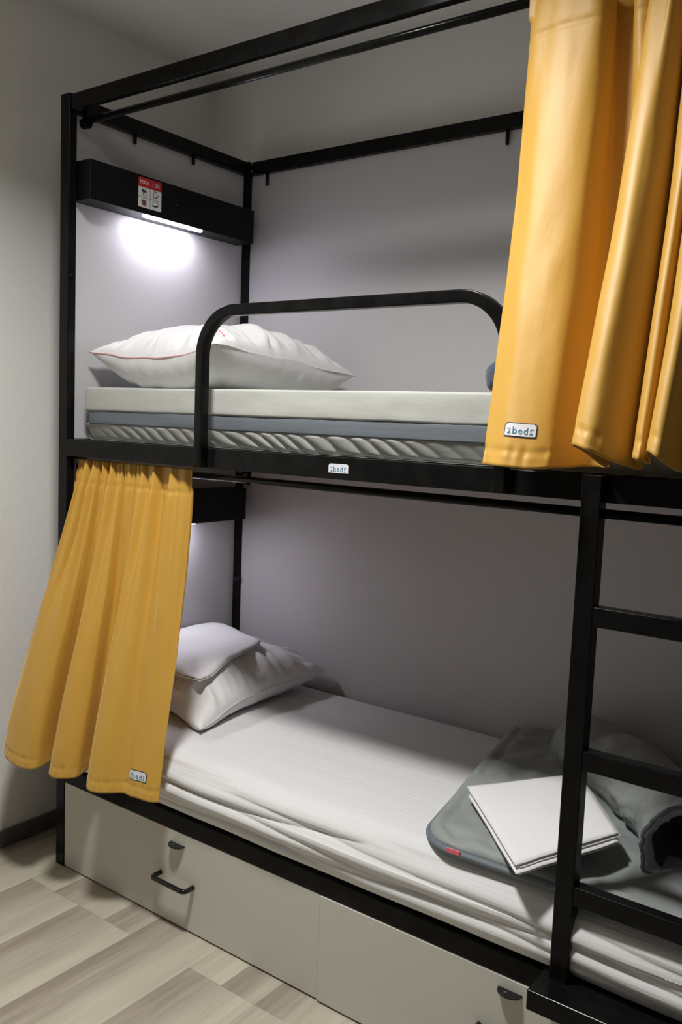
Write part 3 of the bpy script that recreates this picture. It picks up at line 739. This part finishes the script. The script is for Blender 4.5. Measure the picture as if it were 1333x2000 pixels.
# ------------------------------------------------------------------ curtains
def make_curtain(label, ctrl, ztop, zrod, e0, e1, header, amp, nfold, lab, seed, fold_k):
    """ctrl rows: top x, top y, bottom x, bottom y, bottom z"""
    T = [Vector((r[0], r[1], ztop)) for r in ctrl]; B = [Vector((r[2], r[3], r[4])) for r in ctrl]
    BA, BZ = B[0], B[-1]
    cum = [0.0]
    for i in range(1, len(B)): cum.append(cum[-1] + (B[i] - B[i - 1]).length)
    tot = cum[-1]
    def idx(s):
        x = s * tot
        for i in range(1, len(cum)):
            if x <= cum[i] or i == len(cum) - 1: return i - 1 + min(1, (x - cum[i - 1]) / (cum[i] - cum[i - 1]))
    def surf(s, v):
        s = min(max(s, 0), 1); t = idx(s)
        a = cat_rom(T, t); b = cat_rom(B, t)
        ex = e0 + (e1 - e0) * s; k = v ** ex; kf = fold_k(v)
        w_ = t / (len(ctrl) - 1); a0 = T[0].lerp(T[-1], w_); b0 = BA.lerp(BZ, w_)
        # gathers at the heading, fading downwards
        gf = (1 - sst(.06, .80 if ztop < 2 else .42, v)); g = amp * gf * (math.sin(2 * PI * nfold * s + 2.4 * nz(s * 7, seed)) + .5 * math.sin(2 * PI * nfold * 2.3 * s + 1.0 + seed))
        g *= .55 + .45 * sst(.0, .12, v)
        x = a0.x + (b0.x - a0.x) * k + (a.x - a0.x) * (1 - kf) + (b.x - b0.x) * kf
        y = a0.y + (b0.y - a0.y) * k + (a.y - a0.y) * (1 - kf) + (b.y - b0.y) * kf - g * (.0 if s in (0, 1) else 1)
        if v < .06: y = min(y, .036)
        z = a.z + (b.z - a.z) * v
        # soft drag lines
        y += .0035 * nz(s * 16 + seed, v * 3.2, seed) * sst(0, .2, v) + .0018 * nz(s * 40, v * 9, seed)
        x += .0030 * nz(s * 13, v * 3.0, seed + 4) * sst(0, .2, v)
        # puckers along the heading seam, the hem and the side hem
        pk = math.exp(-((v - header) / .006) ** 2) + math.exp(-((v - .968) / .005) ** 2)
        y += .0022 * pk * (1 + .8 * nz(s * 70, v * 4, seed)) + .0016 * math.sin(s * 260 + 3 * nz(s * 30, 1)) * math.exp(-((v - .975) / .016) ** 2)
        z += .0025 * nz(s * 24, seed + 2) * v ** 6
        return Vector((x, y, z))
    bm = bmesh.new(); NU, NV = 420, 170
    grid_mesh(bm, NU, NV, lambda s, t: surf(s, t))
    bmesh.ops.recalc_face_normals(bm, faces=bm.faces)
    o = obj('curtain', bm, M['curtain'], None, True)
    so = o.modifiers.new('cloth_thickness', 'SOLIDIFY'); so.thickness = .0014; so.offset = 0
    tag(o, label, 'curtain', 'mustard curtains of the bunk bed')
    # sewn label following the cloth
    s0, v0, lw_, lh = lab; H_ = ztop - .39 if ztop < 2 else ztop - 1.39
    def place(x, y, h, lift=.0012):
        s = s0 + x / tot; v = v0 - y / (ztop - B[0].z)
        p = surf(s, v); du = surf(s + .004, v) - surf(s - .004, v); dv = surf(s, v + .004) - surf(s, v - .004)
        n_ = dv.cross(du).normalized()
        if n_.y > 0: n_ = -n_
        return p + n_ * (h + lift)
    def patch(w_, h, r, lift, th, name, mm, par, nseg=14):
        bm = bmesh.new(); pts = outline_plate(w_, h, r)
        # grid patch clipped by the outline: strips in x
        cols = []
        for i in range(nseg + 1):
            x = -w_ / 2 + w_ * i / nseg; dd = max(0, r - (w_ / 2 - abs(x))); yt = h / 2 - (r - math.sqrt(max(0, r * r - dd * dd)))
            cols.append((x, yt))
        for q in (th,):
            rows = [[bm.verts.new(place(x, -h / 2 + (yt + h / 2) * j / 5, q, lift)) for j in range(6)] for x, yt in cols]
            for i in range(nseg):
                for j in range(5): bm.faces.new((rows[i][j], rows[i + 1][j], rows[i + 1][j + 1], rows[i][j + 1]))
        return obj(name, bm, mm, par, True)
    edge = patch(lw_ + .004, lh + .004, .005, .0018, 0, 'label_patch', M['label_edge'], o)
    patch(lw_, lh, .0045, .0026, 0, 'label_face', M['label'], edge)
    bm = bmesh.new()
    for vs, fs in brand_word(lw_ * .92): add_flat(bm, vs, fs, lambda x, y, h: place(x, y - .001, h, .0030), .0002)
    obj('label_lettering', bm, M['teal'], edge)
    return o, surf

LOW = [(.060, .034, -.02, -.02, .41), (.072, .022, -.075, -.06, .418), (.094, .034, -.085, -.125, .415), (.115, .020, -.02, -.175, .403), (.135, .034, .07, -.190, .400),
       (.155, .020, .122, -.165, .402), (.172, .034, .112, -.070, .412), (.190, .020, .158, -.062, .412), (.212, .034, .172, -.150, .404), (.235, .020, .222, -.170, .402), (.262, .034, .268, -.132, .405),
       (.285, .020, .250, -.064, .41), (.310, .034, .297, -.058, .41), (.335, .020, .312, -.120, .406), (.365, .034, .350, -.158, .403), (.395, .022, .398, -.152, .402), (.430, .034, .445, -.112, .404),
       (.470, .024, .488, -.112, .405), (.505, .032, .530, -.108, .405), (.535, .026, .554, -.101, .405), (.546, .034, .574, -.094, .406)]
make_curtain('short mustard curtain bunched at the left end of the lower bunk', LOW, 1.318, 1.299, .95, 1.5, .075, .0125, 12, (.934, .935, .066, .0235), 1.7, lambda v: sst(-.1, 1.02, v) ** .9)
UPC = [(1.485, .05, 1.513, -.115, 1.389), (1.535, .02, 1.560, -.136, 1.388), (1.600, .005, 1.606, -.126, 1.386), (1.645, .015, 1.643, -.108, 1.388), (1.664, .045, 1.662, -.065, 1.390), (1.655, .060, 1.682, -.012, 1.392), (1.705, .062, 1.711, -.008, 1.395),
       (1.696, .03, 1.727, -0.03, 1.395), (1.719, .015, 1.750, -.06, 1.397), (1.743, .03, 1.747, -.06, 1.4), (1.748, .06, 1.748, -.09, 1.4), (1.744, .02, 1.729, -.2, 1.437), (1.783, .0, 1.766, -.23, 1.43),
       (1.804, .02, 1.808, -.17, 1.405), (1.81, .05, 1.819, -.09, 1.4), (1.802, .03, 1.828, -.18, 1.42), (1.833, .01, 1.845, -.2, 1.418), (1.846, .03, 1.853, -.16, 1.41), (1.844, .02, 1.863, -.21, 1.432),
       (1.878, .0, 1.887, -.22, 1.42), (1.903, .04, 1.898, -.15, 1.4), (1.924, .06, 1.895, -.08, 1.4), (1.947, .02, 1.939, -.17, 1.41), (1.974, .05, 1.955, -.1, 1.4)]
make_curtain('long mustard curtain drawn half across the upper bunk, hanging above the ladder', UPC, 2.345, 2.328, 1.7, 1.8, .10, .004, 9, (.066, .925, .058, .0235), 5.2, lambda v: v ** .72)
